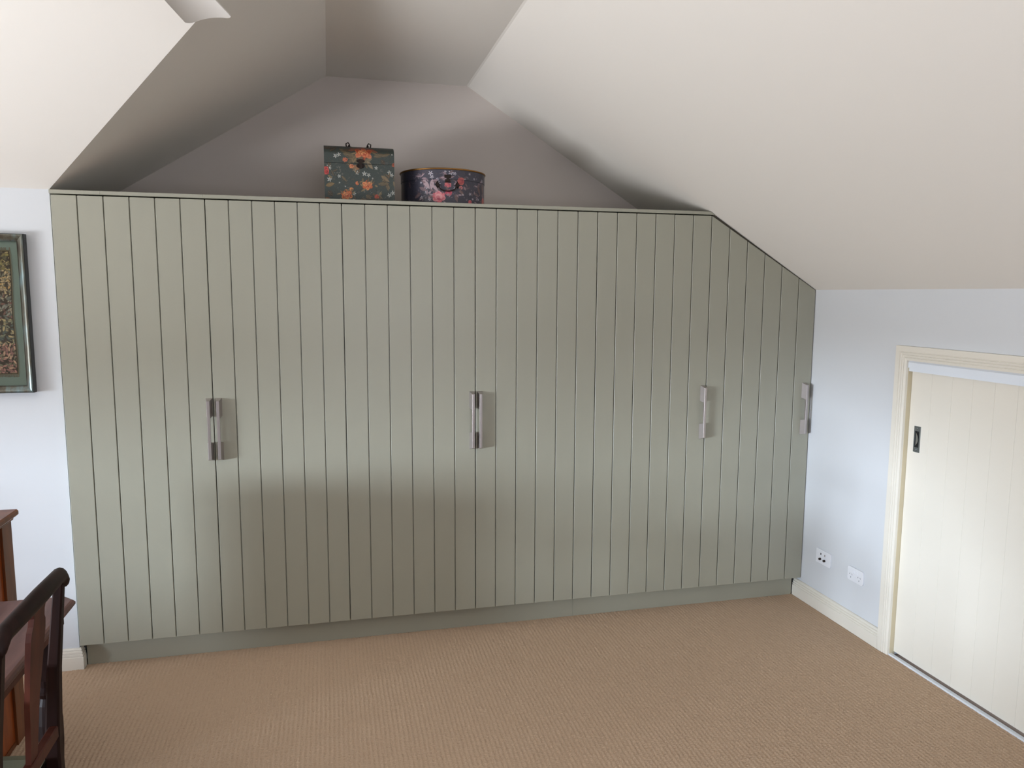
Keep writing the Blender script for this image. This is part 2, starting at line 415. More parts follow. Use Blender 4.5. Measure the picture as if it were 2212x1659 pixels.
# capping board along the top, in four lengths
for a, b in ((-0.003, 0.188), (0.1885, 0.590), (0.5905, 1.782)):
    wpart(box('top_cap', a, b, -0.001, 0.64, 1.9585, 1.974, M_SAGE, ward, bev=0.0004))
wpart(prism('top_cap', [(1.7825, 1.9585), (3.014, 1.9585), (2.990, 1.974), (1.7825, 1.974)], 'y', -0.001, 0.64, M_SAGE, ward, bev=0.0004))
XI = [0, 5.9723, 11.7231, 17.8196, 23.8931, 30.0, 36.19]
edge = lambda i: 0.1*np.interp(i, [0, 6, 12, 18, 24, 30, 36], XI)
G = 0.0027
def plank_poly(a, b):
    if b <= 3.001: return [(a, 0), (b, 0), (b, TOP), (a, TOP)]
    return [(a, 0), (b, 0), (b, zd(b)), (a, zd(a))]
def handle(xc, parent):
    """D-shaped bar: a slim front bar on two flared feet"""
    bm = bmesh.new()
    zc = 0.950
    def hexa(b0, b1, zb0, zb1, f0, f1, zf0, zf1, yb=-0.0005, yf=-0.0340):
        pts = [(b0, yb, zb0), (b1, yb, zb0), (b1, yb, zb1), (b0, yb, zb1), (f0, yf, zf0), (f1, yf, zf0), (f1, yf, zf1), (f0, yf, zf1)]
        v = [bm.verts.new((xc+p[0], p[1], zc+p[2])) for p in pts]
        for f in ((0, 1, 2, 3), (7, 6, 5, 4), (0, 4, 5, 1), (1, 5, 6, 2), (2, 6, 7, 3), (3, 7, 4, 0)): bm.faces.new([v[i] for i in f])
    for s in (1, -1):
        za, zb = 0.0605, 0.1405; fa, fb = 0.053, 0.131
        if s == 1: hexa(-0.0135, 0.0135, za, zb, -0.0057, 0.0057, fa, fb-0.0006)
        else: hexa(-0.0135, 0.0135, -zb, -za, -0.0057, 0.0057, -fb+0.0006, -fa)
    addbox(bm, xc-0.006, xc+0.006, -0.035, -0.0225, zc-0.131, zc+0.131, 0.0006)
    return wpart(bmobj('handle', bm, M_NICKEL, parent))
HX = [0.580, 0.620, 1.766, 1.803, 2.981, 3.578]
for d in range(6):
    i0 = d*6
    a, b = edge(i0)+G*0.8, edge(i0+6)-G*0.8
    if d == 5: b = 3.6178
    pp = [(a+0.001, 0.001), (b-0.001, 0.001), (b-0.001, zd(b-0.001)-0.001), (a+0.001, zd(a)-0.001)]
    dr = wpart(prism('door', pp, 'y', 0.0095, 0.0205, M_SAGE, ward))
    for k in range(6):
        pa = edge(i0+k)+G*0.8; pb = edge(i0+k+1)-G*0.8
        if d == 5 and k == 5: pb = 3.6178
        prism('plank', plank_poly(pa, pb), 'y', 0.0, 0.0095, M_SAGE, dr, bev=0.0012)
    h = handle(HX[d], dr); h.location = (0, 0, 0)

# ------------------------------------------------------------------ painted patterns
def lin(c):
    c = np.asarray(c, float)/255
    return np.where(c <= 0.04045, c/12.92, ((c+0.055)/1.055)**2.4)
class Canvas:
    """prints are painted into a per-vertex colour grid; x, y in print units, y down"""
    def __init__(s, w, h, nx, bgc):
        s.w, s.h, s.nx = w, h, nx; s.ny = int(round(nx*h/w))
        s.X, s.Y = np.meshgrid(np.linspace(0, w, s.nx), np.linspace(0, h, s.ny))
        s.C = np.tile(lin(bgc), (s.ny, s.nx, 1))
        n = RNG.normal(0, 1, (s.ny//6+2, s.nx//6+2)); n = np.kron(n, np.ones((6, 6)))[:s.ny, :s.nx]
        s.C *= (1+0.06*n)[..., None]
    def put(s, m, c, a=1.0):
        m = np.clip(m, 0, 1)[..., None]*a
        s.C = s.C*(1-m)+lin(c)*m
    def loc(s, x, y, ang):
        c, n = math.cos(ang), math.sin(ang); dx, dy = s.X-x, s.Y-y
        return dx*c+dy*n, -dx*n+dy*c
    def ell(s, x, y, a, b, ang, c, al=1.0, soft=3):
        u, v = s.loc(x, y, ang); s.put((1-np.hypot(u/a, v/b))*min(a, b)/soft+0.5, c, al)
    def leaf(s, x, y, L, wd, ang, c, vein=(190, 170, 140)):
        u, v = s.loc(x, y, ang); t = u/L
        half = wd*np.clip(1-t*t, 0, 1)*(1-0.25*t)
        s.put((half-np.abs(v))/2+0.5*(half > 0), c, 0.9)
        s.put((1.6-np.abs(v))/2*(np.abs(t) < 0.9), vein, 0.55)
        s.put(((np.sin((u+np.abs(v)*1.2)*0.55)-0.55)*2)*(half-np.abs(v) > 2), vein, 0.35)
    def star(s, x, y, r, c=(205, 205, 205)):
        a0 = random.random()*6
        for k in range(5):
            a = a0+k*2*math.pi/5
            s.ell(x+math.cos(a)*r*0.6, y+math.sin(a)*r*0.6, r*0.48, r*0.2, a, c, 0.9, 2)
        s.ell(x, y, r*0.16, r*0.16, 0, (150, 130, 80))
    def rose(s, x, y, a, b, c1, c2, c3):
        n = 6; a0 = random.random()*6
        for k in range(n):
            q = a0+k*2*math.pi/n
            s.ell(x+math.cos(q)*a*0.5, y+math.sin(q)*b*0.5, a*0.52, b*0.5, q, c1 if k % 2 else c2, 0.95)
            s.ell(x+math.cos(q)*a*0.62, y+math.sin(q)*b*0.62, a*0.30, b*0.26, q, c2 if k % 2 else c3, 0.7)
        for k, (f, c) in enumerate(((0.62, c3), (0.55, c2), (0.42, c1), (0.36, c3), (0.28, c2), (0.16, c1))):
            s.ell(x+a*0.06*math.cos(k*2.1), y+b*0.08*math.sin(k*2.1), a*f, b*f*0.85, k*0.7, c, 0.85)
    def sprig(s, x, y, r, c=(120, 105, 85)):
        for _ in range(5):
            a = random.random()*6.28
            s.ell(x+math.cos(a)*r*0.6, y+math.sin(a)*r*0.6, r*0.3, r*0.1, a, c, 0.7, 2)
    def sample(s, x, y):
        i = np.clip(y/s.h*(s.ny-1), 0, s.ny-1).astype(int); j = np.clip(x/s.w*(s.nx-1), 0, s.nx-1).astype(int)
        return s.C[i, j]
def painted(name, P, cols, m, parent=None, smooth=True):
    """P: (ny, nx, 3) grid of points, cols the same grid of colours"""
    ny, nx = P.shape[:2]
    idx = np.arange(nx*ny, dtype=np.int32).reshape(ny, nx)
    q = np.stack([idx[:-1, :-1], idx[1:, :-1], idx[1:, 1:], idx[:-1, 1:]], -1).reshape(-1, 4)
    me = bpy.data.meshes.new(name); me.vertices.add(nx*ny); me.vertices.foreach_set('co', P.reshape(-1).astype(np.float32))
    me.loops.add(q.size); me.loops.foreach_set('vertex_index', q.ravel())
    me.polygons.add(len(q)); me.polygons.foreach_set('loop_start', np.arange(0, q.size, 4, dtype=np.int32))
    me.update(calc_edges=True)
    if smooth: me.polygons.foreach_set('use_smooth', np.ones(len(q), bool))
    at = me.color_attributes.new('print', 'FLOAT_COLOR', 'POINT')
    at.data.foreach_set('color', np.concatenate([cols.reshape(-1, 3), np.ones((nx*ny, 1))], 1).astype(np.float32).ravel())
    return link(name, me, m, parent)
M_PRINT = vcol('printed_paper', 0.45, spec=0.5)
M_PRINTG = vcol('glossy_printed_paper', 0.28, spec=0.5)

# --- trunk shaped box (canvas units = pixels of the close-up, 738 x 570)
cv = Canvas(738, 600, 560, (64, 72, 70))
OL, OD = (96, 82, 62), (58, 46, 40)
for (x, y, L, wd, a, c) in ((263, 110, 70, 26, 0.2, OL), (318, 150, 60, 22, 1.0, OL), (450, 160, 60, 22, -0.4, (120, 108, 88)), (478, 205, 50, 20, 0.9, (140, 122, 100)), (200, 70, 50, 18, 0.5, OL),
        (250, 60, 60, 18, -0.1, OD), (578, 105, 62, 22, -0.2, OL), (648, 98, 50, 16, -0.3, OL), (520, 60, 45, 16, 0.3, (130, 70, 56)), (300, 55, 50, 15, -0.2, (120, 66, 52)), (48, 42, 55, 16, -0.1, OD), (98, 55, 50, 16, -0.6, OD),
        (618, 172, 36, 22, 0.9, OD), (640, 335, 55, 20, 0.6, (130, 108, 84)), (620, 385, 60, 20, -0.1, OL), (662, 412, 50, 18, 1.4, OL), (58, 412, 50, 20, -0.3, (126, 100, 66)), (58, 500, 36, 26, 0.8, OD),
        (205, 350, 42, 12, 0.8, OL), (458, 525, 36, 24, 0.6, OL), (420, 560, 50, 18, 0.2, (92, 70, 50)), (520, 560, 46, 14, 0.1, OL), (600, 568, 50, 14, -0.3, OD), (330, 235, 40, 26, 0.3, (150, 104, 72)), (40, 560, 40, 16, 0.4, (120, 70, 40)),
        (270, 180, 46, 18, 2.2, OL), (370, 120, 44, 16, 1.8, OL)):
    cv.leaf(x, y, L, wd, a, c)
for (x, y, r) in ((118, 125, 22), (155, 110, 20), (51, 360, 24), (418, 290, 24), (463, 303, 20), (343, 285, 20), (318, 260, 16), (543, 230, 18), (683, 270, 22), (708, 295, 20), (718, 475, 24), (680, 500, 22), (48, 230, 22), (153, 325, 18),
                  (308, 495, 18), (300, 560, 12), (60, 250, 14), (160, 560, 10), (215, 425, 8), (155, 390, 8), (505, 335, 9), (715, 90, 9)):
    cv.star(x, y, r)
for (x, y, r) in ((148, 250, 32), (175, 290, 30), (120, 300, 26), (430, 470, 26), (600, 250, 20), (300, 470, 24), (250, 430, 18), (560, 480, 22), (650, 180, 20), (80, 320, 22), (350, 480, 16), (480, 480, 20)):
    cv.sprig(x, y, r, (128, 122, 118))
OR, OP, OY, DR = (196, 96, 58), (214, 126, 92), (226, 152, 104), (140, 50, 38)
cv.rose(410, 90, 98, 52, OP, OR, DR); cv.rose(448, 405, 58, 42, OY, OR, (200, 110, 70)); cv.rose(228, 510, 62, 48, OR, (226, 140, 80), DR)
cv.rose(18, 275, 28, 52, (216, 96, 90), (190, 66, 66), (130, 40, 44)); cv.rose(546, 518, 27, 23, (190, 80, 76), OR, DR)
cv.rose(278, 452, 22, 18, OY, (210, 150, 96), OR); cv.rose(218, 160, 28, 20, (170, 96, 76), OP, DR); cv.rose(283, 222, 26, 20, OP, OY, DR); cv.rose(340, 390, 18, 20, OP, OR, OY); cv.rose(728, 195, 16, 22, (150, 80, 70), OR, DR)
for x in range(290, 520, 26): cv.ell(x, 36+6*math.sin(x), 20, 10, 0.3, (140, 66, 54), 0.8)

bx0, bx1, byf, byb = 1.1005, 1.416, 0.08, 0.30
Z0, ZSEAM, ZT = 1.9745, 2.1455, 2.232
trunk = tag(empty('trunk_box', ((bx0+bx1)/2, (byf+byb)/2, Z0)), 'teal floral trunk shaped keepsake box with hinged lid standing on the wardrobe', 'box')
TL = -Vector(trunk.location)
def tpart(o): o.location = Vector(o.location)+TL; return o
BACK = mat('box_side_paper', srgb(64, 72, 70), 0.5, noise=(30, 0.3))
def front_grid(prof, n, cvs, zz0, zz1, nx=420):
    """prof(t)->(y,z) ; colours by height"""
    ts = np.linspace(0, 1, n); pr = np.array([prof(t) for t in ts])
    xs = np.linspace(bx0, bx1, nx)
    P = np.zeros((n, nx, 3)); P[..., 0] = xs; P[..., 1] = pr[:, :1]; P[..., 2] = pr[:, 1:]
    cx_ = (xs-bx0)/(bx1-bx0)*738
    cyv = (zz1-pr[:, 1])/(zz1-zz0)*575
    return P, cvs.sample(np.tile(cx_, (n, 1)), np.tile(cyv[:, None], (1, nx)))
for (x, y, r) in ((410, 90, 95), (448, 405, 60), (228, 510, 62), (30, 275, 60), (546, 518, 40), (690, 360, 60), (360, 190, 80)):
    for k in range(9):
        a = random.random()*6.28; d = r*(0.95+random.random()*0.7)
        cv.leaf(x+d*math.cos(a), y+d*0.7*math.sin(a), 16+random.random()*20, 6+random.random()*6, a+random.uniform(-0.8, 0.8), random.choice([(104, 88, 66), (128, 108, 80), (84, 66, 48), (70, 58, 46)]))
for (x, y, a, b) in ((410, 90, 92, 48), (448, 405, 52, 38), (228, 510, 56, 42)):
    cv.ell(x, y, a*0.62, b*0.66, 0.2, (216, 128, 88), 0.9, 6); cv.ell(x-a*0.1, y-b*0.15, a*0.46, b*0.44, 0.1, (228, 160, 112), 0.8, 5)
    for k in range(5):
        q = k*1.25+0.4; cv.ell(x+a*0.34*math.cos(q), y+b*0.34*math.sin(q), a*0.30, b*0.08, q+1.4, (150, 54, 38), 0.75, 2)
    cv.ell(x+a*0.12, y+b*0.18, a*0.2, b*0.2, 0.5, (170, 62, 44), 0.85, 3)
for _ in range(170):   # faint filler of small leaves and stems
    cv.ell(random.random()*738, random.random()*590, 5+random.random()*14, 1.5+random.random()*3, random.random()*6.3, random.choice([(104, 88, 68), (50, 44, 38), (120, 112, 100), (86, 64, 48)]), 0.5, 2)
cv.C *= np.array([0.86, 0.88, 0.84])
Pg, Cg = front_grid(lambda t: (byf, Z0+(ZSEAM-0.001-Z0)*t), 240, cv, Z0, ZT)
tpart(box('body', bx0+0.0002, bx1-0.0002, byf+0.0004, byb, Z0, ZSEAM-0.0012, BACK, trunk))
tpart(painted('front_print', Pg, Cg, M_PRINT, trunk, False))
def lidprof(t):
    # vertical at the seam, curving back over the barrel top
    if t < 0.25: return (byf, ZSEAM+0.001+0.04*t/0.25)
    a = (t-0.25)/0.75*math.pi/2
    return (byf+0.11-0.11*math.cos(a), ZSEAM+0.041+0.048*math.sin(a))
Pg, Cg = front_grid(lidprof, 150, cv, Z0, ZT)
tpart(painted('lid_print', Pg, Cg, M_PRINT, trunk, True))
lp = [lidprof(t) for t in np.linspace(0, 1, 18)]
lp2 = [(2*(byf+0.11)-y, z) for y, z in lp[::-1][1:]]
tpart(prism('lid', [(y+0.0004 if y < byf+0.1 else y, z-0.0004) for y, z in lp]+lp2, 'x', bx0+0.0002, bx1-0.0002, BACK, trunk))
# bail handle lying on the lid, with its two loops standing up
xm = (bx0+bx1)/2
bm = bmesh.new()
yy = byf+0.11
for s in (-1, 1):
    xx = 1.2585+s*0.045
    pts = [(xx+s*0.010, yy-0.02, ZT+0.0005), (xx+s*0.012, yy-0.02, ZT+0.016), (xx+s*0.002, yy-0.02, ZT+0.021), (xx-s*0.004, yy-0.02, ZT+0.012), (xx-s*0.006, yy-0.02, ZT+0.001)]
    tube(bm, pts, 0.0028, 8)
    addbox(bm, xx-0.012, xx+0.012, yy-0.03, yy-0.005, ZT-0.003, ZT+0.0022)
tube(bm, [(1.2135, yy-0.02, ZT+0.008), (1.214, yy+0.02, ZT+0.006), (1.24, yy+0.038, ZT+0.004), (1.278, yy+0.038, ZT+0.004), (1.303, yy+0.02, ZT+0.006), (1.3035, yy-0.02, ZT+0.008)], 0.0026, 8)
tpart(bmobj('carrying_handle', bm, M_BRONZE, trunk, True))
bm = bmesh.new()
xc = 1.2625
def disc(bm, x, y, z, a, b, th, seg=20):
    A = [bm.verts.new((x+a*math.cos(k*2*math.pi/seg), y, z+b*math.sin(k*2*math.pi/seg))) for k in range(seg)]
    B = [bm.verts.new((x+a*0.9*math.cos(k*2*math.pi/seg), y-th, z+b*0.9*math.sin(k*2*math.pi/seg))) for k in range(seg)]
    bm.faces.new(A); bm.faces.new(B[::-1])
    for k in range(seg): bm.faces.new((A[k], A[(k+1) % seg], B[(k+1) % seg], B[k]))
disc(bm, xc, byf-0.0004, ZSEAM+0.012, 0.019, 0.0085, 0.004); disc(bm, xc, byf-0.0004, ZSEAM-0.010, 0.019, 0.011, 0.004)
addbox(bm, xc-0.007, xc+0.007, byf-0.006, byf-0.001, ZSEAM-0.020, ZSEAM+0.014, 0.001)
tube(bm, [(xc+0.010*math.sin(a), byf-0.007, ZSEAM-0.012-0.010*math.cos(a)) for a in np.linspace(-2.4, 2.4, 14)], 0.0018, 6)
tpart(bmobj('clasp', bm, M_BRONZE, trunk))

# --- round hat box
cv2 = Canvas(1300, 390, 900, (66, 66, 78))
MAU, LPK = (120, 100, 104), (176, 156, 160)
def H(x, y): return (x-1520)/433*1.0, y  # close-up x -> asin later
def hx(x):    # close-up pixel column to canvas column through the curved surface
    s = max(-0.985, min(0.985, (x-1520)/433)); return 650+math.asin(s)*414
def hy(y, x):
    s = (x-1520)/433; return y-388-26*(1-math.sqrt(max(0, 1-s*s)))*1.0
for (x, y, L, wd, a, c) in ((1300, 560, 60, 22, 1.0, LPK), (1350, 560, 60, 20, 1.7, LPK), (1470, 492, 50, 20, 0.1, MAU), (1270, 610, 50, 18, 0.5, MAU), (1385, 600, 44, 16, 0.9, LPK), (1850, 600, 55, 20, 1.1, (110, 86, 80)),
        (1900, 575, 60, 20, 1.4, (118, 92, 84)), (1590, 700, 45, 16, 1.3, (110, 88, 86)), (1700, 590, 44, 16, -0.3, (82, 72, 80)), (1820, 650, 40, 16, 0.4, MAU), (1230, 470, 34, 16, 1.5, (96, 90, 96)), (1220, 680, 46, 16, -0.6, MAU), (1150, 560, 40, 14, 1.3, (84, 72, 80)), (1650, 640, 40, 14, 0.9, (110, 88, 80))):
    cv2.leaf(hx(x), hy(y, x), L, wd, a, c, (170, 150, 150))
for x, y, r in ((1340, 440, 24), (1352, 478, 20), (1535, 430, 24), (1575, 438, 18), (1410, 545, 24), (1885, 490, 20), (1740, 648, 16), (1300, 645, 20), (1255, 700, 18), (1405, 502, 16), (1840, 700, 14), (1480, 420, 12), (1730, 432, 12), (1660, 660, 12), (1330, 720, 18), (1785, 480, 12), (1250, 540, 12), (1680, 490, 10), (1770, 700, 12), (1580, 590, 18), (1300, 600, 12)):
    cv2.star(hx(x), hy(y, x), r, (196, 194, 204))
for x, y, r in ((1300, 680, 40), (1240, 620, 30), (1400, 580, 34), (1800, 560, 30), (1860, 540, 34), (1560, 640, 26), (1690, 700, 30), (1900, 640, 30), (1810, 460, 26), (1200, 500, 30), (1450, 450, 26), (1350, 650, 36)):
    cv2.sprig(hx(x), hy(y, x), r, (130, 120, 130))
PK, PL, PD, SA = (206, 104, 116), (226, 156, 158), (160, 50, 76), (196, 110, 96)
cv2.rose(hx(1415), hy(690, 1415), 66, 62, PL, PK, (226, 130, 136)); cv2.rose(hx(1512), hy(645, 1512), 34, 34, (200, 70, 96), PK, PD); cv2.rose(hx(1640), hy(515, 1640), 36, 48, SA, (176, 88, 84), PD)
cv2.rose(hx(1505), hy(560, 1505), 34, 28, SA, PK, PD); cv2.rose(hx(1912), hy(720, 1912), 46, 56, (206, 120, 100), SA, PD); cv2.rose(hx(1740), hy(735, 1740), 22, 26, SA, PK, PD); cv2.rose(hx(1640), hy(585, 1640), 20, 20, SA, PL, PD)
for (x, y, r) in ((1415, 690, 62), (1330, 560, 60), (1640, 540, 50), (1870, 580, 55), (1290, 690, 50), (1900, 700, 50), (1570, 620, 50), (1250, 500, 40), (1500, 470, 40), (1780, 690, 50)):
    for k in range(8):
        a = random.random()*6.28; d = r*(0.9+random.random()*0.8)
        cv2.leaf(hx(x)+d*math.cos(a), hy(y, x)+d*math.sin(a), 14+random.random()*18, 5+random.random()*6, a+random.uniform(-0.8, 0.8), random.choice([(150, 128, 134), (118, 96, 96), (100, 84, 84), (170, 150, 156)]), (150, 130, 134))
for (x, y, r) in ((hx(1415), hy(690, 1415), 58),):
    cv2.ell(x, y, r*0.6, r*0.55, 0, (232, 170, 170), 0.9, 6); cv2.ell(x-r*0.1, y+r*0.1, r*0.35, r*0.3, 0.3, (210, 120, 130), 0.8, 4); cv2.ell(x+r*0.02, y+r*0.42, r*0.34, r*0.2, 0.1, (176, 60, 88), 0.8, 4)
for _ in range(230):
    cv2.ell(random.random()*1300, random.random()*390, 4+random.random()*13, 1.5+random.random()*3, random.random()*6.3, random.choice([(110, 96, 100), (48, 46, 54), (140, 130, 138), (96, 78, 76)]), 0.5, 2)
cv2.C *= np.array([1.0, 0.96, 1.0])
hr, hcx, hcy = 0.2055, 1.672, 0.282
HZ0, HZS, HZT = 1.9745, 2.0915, 2.140
hat = tag(empty('hat_box', (hcx, hcy, HZ0)), 'round dark floral hat box with a gold rimmed lid, right of the trunk shaped box', 'box')
HL = -Vector(hat.location)
def hpart(o): o.location = Vector(o.location)+HL; return o
def cyl_print(name, r, za, zb, n):
    ths = np.linspace(-math.pi/2*1.02, math.pi/2*1.02, 700); zs = np.linspace(za, zb, n)
    T, Zg = np.meshgrid(ths, zs)
    P = np.stack([hcx+r*np.sin(T), hcy-r*np.cos(T), Zg], -1)
    return hpart(painted(name, P, cv2.sample(650+T*414, (HZT-Zg)/(HZT-HZ0)*385), M_PRINTG, hat))
cyl_print('body_print', hr, HZ0+0.0005, HZS-0.001, 150); cyl_print('lid_print', hr+0.0022, HZS, HZT, 70)
HB = mat('hat_box_paper', srgb(66, 66, 78), 0.4, noise=(30, 0.3))
bm = bmesh.new(); lathe(bm, [(hr-0.0008, HZ0), (hr-0.0008, HZS-0.001)], hcx, hcy, 96); hpart(bmobj('body', bm, HB, hat, True))
bm = bmesh.new(); lathe(bm, [(hr+0.0012, HZS), (hr+0.0012, HZT), (hr-0.004, HZT+0.001)], hcx, hcy, 96); hpart(bmobj('lid', bm, HB, hat, True))
bm = bmesh.new()
ring = [(hcx+(hr+0.0028)*math.cos(a), hcy+(hr+0.0028)*math.sin(a), HZT-0.0005) for a in np.linspace(0, 2*math.pi, 97)]
tube(bm, ring, 0.0042, 10, False); hpart(bmobj('gold_rim', bm, M_GOLD, hat, True))
def onhat(xo, z, off=0.004):
    a = math.asin(max(-1, min(1, (xo-hcx)/hr))); r = hr+off
    return (hcx+r*math.sin(a), hcy-r*math.cos(a), z)
hxx = 1.664
bm = bmesh.new()
addbox(bm, hxx-0.016, hxx+0.016, hcy-hr-0.008, hcy-hr-0.0022, 2.097, 2.111, 0.002)
addbox(bm, hxx-0.013, hxx+0.013, hcy-hr-0.008, hcy-hr-0.0005, 2.076, 2.090, 0.002)
addbox(bm, hxx-0.006, hxx+0.006, hcy-hr-0.010, hcy-hr-0.0022, 2.080, 2.106, 0.001)
hpart(bmobj('clasp', bm, M_BRONZE, hat))
bm = bmesh.new()
for s in (-1, 1):
    c = onhat(hxx+s*0.047, 2.066, 0.001); vs = []
    for dx, dz in ((0, 0.018), (0.011*1, 0), (0, -0.018), (-0.011, 0)):
        vs.append((c[0]+dx, c[1]-0.001, c[2]+dz))
    A = [bm.verts.new(v) for v in vs]; B = [bm.verts.new((v[0]*0.6+c[0]*0.4, v[1]-0.006, v[2]*0.6+c[2]*0.4)) for v in vs]
    bm.faces.new(A); bm.faces.new(B[::-1])
    for k in range(4): bm.faces.new((A[k], A[(k+1) % 4], B[(k+1) % 4], B[k]))
pts = []
for a in np.linspace(0, math.pi, 18):
    pts.append(onhat(hxx-0.040*math.cos(a), 2.066-0.030*math.sin(a)**0.7, 0.008))
tube(bm, pts, 0.0032, 8)
hpart(bmobj('swing_handle', bm, M_BRONZE, hat))

# ------------------------------------------------------------------ framed tapestry on the left wall
px1, pz0, pz1 = -0.106, 1.134, 1.7915
px0 = px1-0.56
pic = tag(empty('framed_tapestry', ((px0+px1)/2, YL, pz0)), 'leaf patterned tapestry on green mat in aged green frame on left wall', 'picture')
PL_ = -Vector(pic.location)
def ppart(o): o.location = Vector(o.location)+PL_; return o
path = [(px0, YL-0.001, pz0), (px1, YL-0.001, pz0), (px1, YL-0.001, pz1), (px0, YL-0.001, pz1)]
FP = [(0, 0), (0, 0.022), (0.002, 0.0235), (0.002, 0)]
ppart(sweep('frame_edge', path, [(0, 0), (0, 0.030), (0.003, 0.033), (0.003, 0)], (0, -1, 0), M_FRAMEEDGE, pic, closed=True, side=-1 if False else 1))
ppart(sweep('frame', path, [(0.003, 0.001), (0.003, 0.0335), (0.008, 0.0345), (0.014, 0.032), (0.022, 0.026), (0.027, 0.022), (0.0285, 0.0235), (0.030, 0.0215), (0.030, 0.001)], (0, -1, 0), M_FRAME, pic, closed=True, side=1))
ppart(box('mat_board', px0+0.028, px1-0.028, YL-0.010, YL-0.004, pz0+0.028, pz1-0.028, M_MAT, pic))
ppart(box('glass_pane', px0+0.029, px1-0.029, YL-0.0185, YL-0.0175, pz0+0.029, pz1-0.029, M_GLASS, pic))
tx0, tx1, tz0, tz1 = px0+0.062, px1-0.060, pz0+0.076, pz1-0.066
tc = Canvas(440, 515, 520, (70, 62, 48))
for _ in range(2600):
    x, y = random.random()*440, random.random()*515; f = y/515
    if f < 0.16: pal = ((150, 138, 84), (128, 116, 76), (168, 152, 106), (104, 100, 74))
    elif f < 0.36: pal = ((186, 156, 104), (170, 150, 118), (128, 124, 100), (190, 172, 130))
    elif f < 0.55: pal = ((168, 158, 130), (116, 118, 104), (134, 98, 84), (150, 146, 128))
    elif f < 0.75: pal = ((126, 128, 104), (156, 148, 116), (92, 98, 90), (180, 166, 122))
    else: pal = ((176, 132, 116), (128, 122, 96), (190, 160, 130), (150, 112, 100))
    r = 5+random.random()*5
    a = random.random()*6.28
    c = random.choice(pal)
    tc_m = None
    # local stamp for speed
    j0, j1 = int(max(0, (x-16)/440*519)), int(min(520, (x+16)/440*519)); i0, i1 = int(max(0, (y-16)/515*(tc.ny-1))), int(min(tc.ny, (y+16)/515*(tc.ny-1)))
    if j1 <= j0 or i1 <= i0: continue
    dx, dy = tc.X[i0:i1, j0:j1]-x, tc.Y[i0:i1, j0:j1]-y
    u = dx*math.cos(a)+dy*math.sin(a); v = -dx*math.sin(a)+dy*math.cos(a)
    m = np.clip((1-np.hypot(u/(r*1.3), v/(r*0.5)))*3, 0, 1)[..., None]
    m2 = np.clip((1-np.hypot(u/(r*1.5), v/(r*0.72)))*3, 0, 1)[..., None]
    S = tc.C[i0:i1, j0:j1]; S = S*(1-m2*0.6)+lin((52, 44, 36))*m2*0.6
    tc.C[i0:i1, j0:j1] = S*(1-m)+lin(c)*m
bd = (np.minimum(np.minimum(tc.X, 440-tc.X), np.minimum(tc.Y, 515-tc.Y)))
tc.C *= 1.7
tc.put((7-bd), (74, 62, 40)); tc.put((4-bd), (150, 142, 108)); tc.put((1.5-bd), (96, 86, 60))
n1, n2 = 300, 360
gx, gz = np.meshgrid(np.linspace(0, 1, n1), np.linspace(0, 1, n2))
wav = 0.0022*np.sin(gz*9)*gx
P = np.stack([tx0+(tx1-tx0)*gx+wav, np.full_like(gx, YL-0.0118), tz1-(tz1-tz0)*gz], -1)
ppart(painted('tapestry', P, tc.sample(gx*440, gz*515), vcol('woven_cloth', 0.95, 0.002, spec=0.1), pic))
bm = bmesh.new()
for k in range(150):
    x = tx0+(tx1-tx0)*k/149+random.uniform(-0.001, 0.001)
    for zz, s in ((tz0, -1), (tz1, 1)):
        if s == 1 and random.random() < 0.2: continue
        L = 0.007+random.random()*0.005
        addbox(bm, x-0.0008, x+0.0008, YL-0.0125, YL-0.0105, min(zz, zz+s*L), max(zz, zz+s*L))
for k in range(160):
    z = tz0+(tz1-tz0)*k/159; L = 0.002+random.random()*0.003; w_ = 0.0022*math.sin((tz1-z)/(tz1-tz0)*9)
    addbox(bm, tx1+w_-0.0006, tx1+w_+L, YL-0.0125, YL-0.0105, z-0.0005, z+0.0005)
o = ppart(bmobj('fringe', bm, mat('fringe_thread', srgb(150, 142, 116), 0.9), pic)); o['kind'] = 'stuff'

# ------------------------------------------------------------------ wall plates on the right wall
def xwall_round(name, y0, y1, z0, z1, r, th, m, parent, bev=0.001):
    pts = []
    for cy_, cz, a0 in ((y1-r, z1-r, 0), (y0+r, z1-r, 90), (y0+r, z0+r, 180), (y1-r, z0+r, 270)):
        for k in range(5):
            a = math.radians(a0+k*22.5); pts.append((cy_+r*math.cos(a), cz+r*math.sin(a)))
    return prism(name, pts, 'x', XR-th, XR-0.0003, m, parent, bev)
p1 = tag(empty('aerial_wall_plate', (XR, -0.187, 0.178)), 'square cornered white wall plate with two aerial sockets, nearer the wardrobe', 'wall plate')
def rel(o, r): o.location = Vector(o.location)-Vector(r.location); return o
rel(xwall_round('plate', -0.245, -0.128, 0.141, 0.217, 0.003, 0.008, M_WHITE, p1), p1)
def py(u): return -0.128-u*0.117
def pz(v): return 0.217-v*0.076
for u, v, m in ((0.34, 0.30, M_BLACK), (0.62, 0.30, M_NICKEL)):
    rel(box('slot', XR-0.0088, XR-0.004, py(u)-0.0032, py(u)+0.0032, pz(v)-0.005, pz(v)+0.005, m, p1), p1)
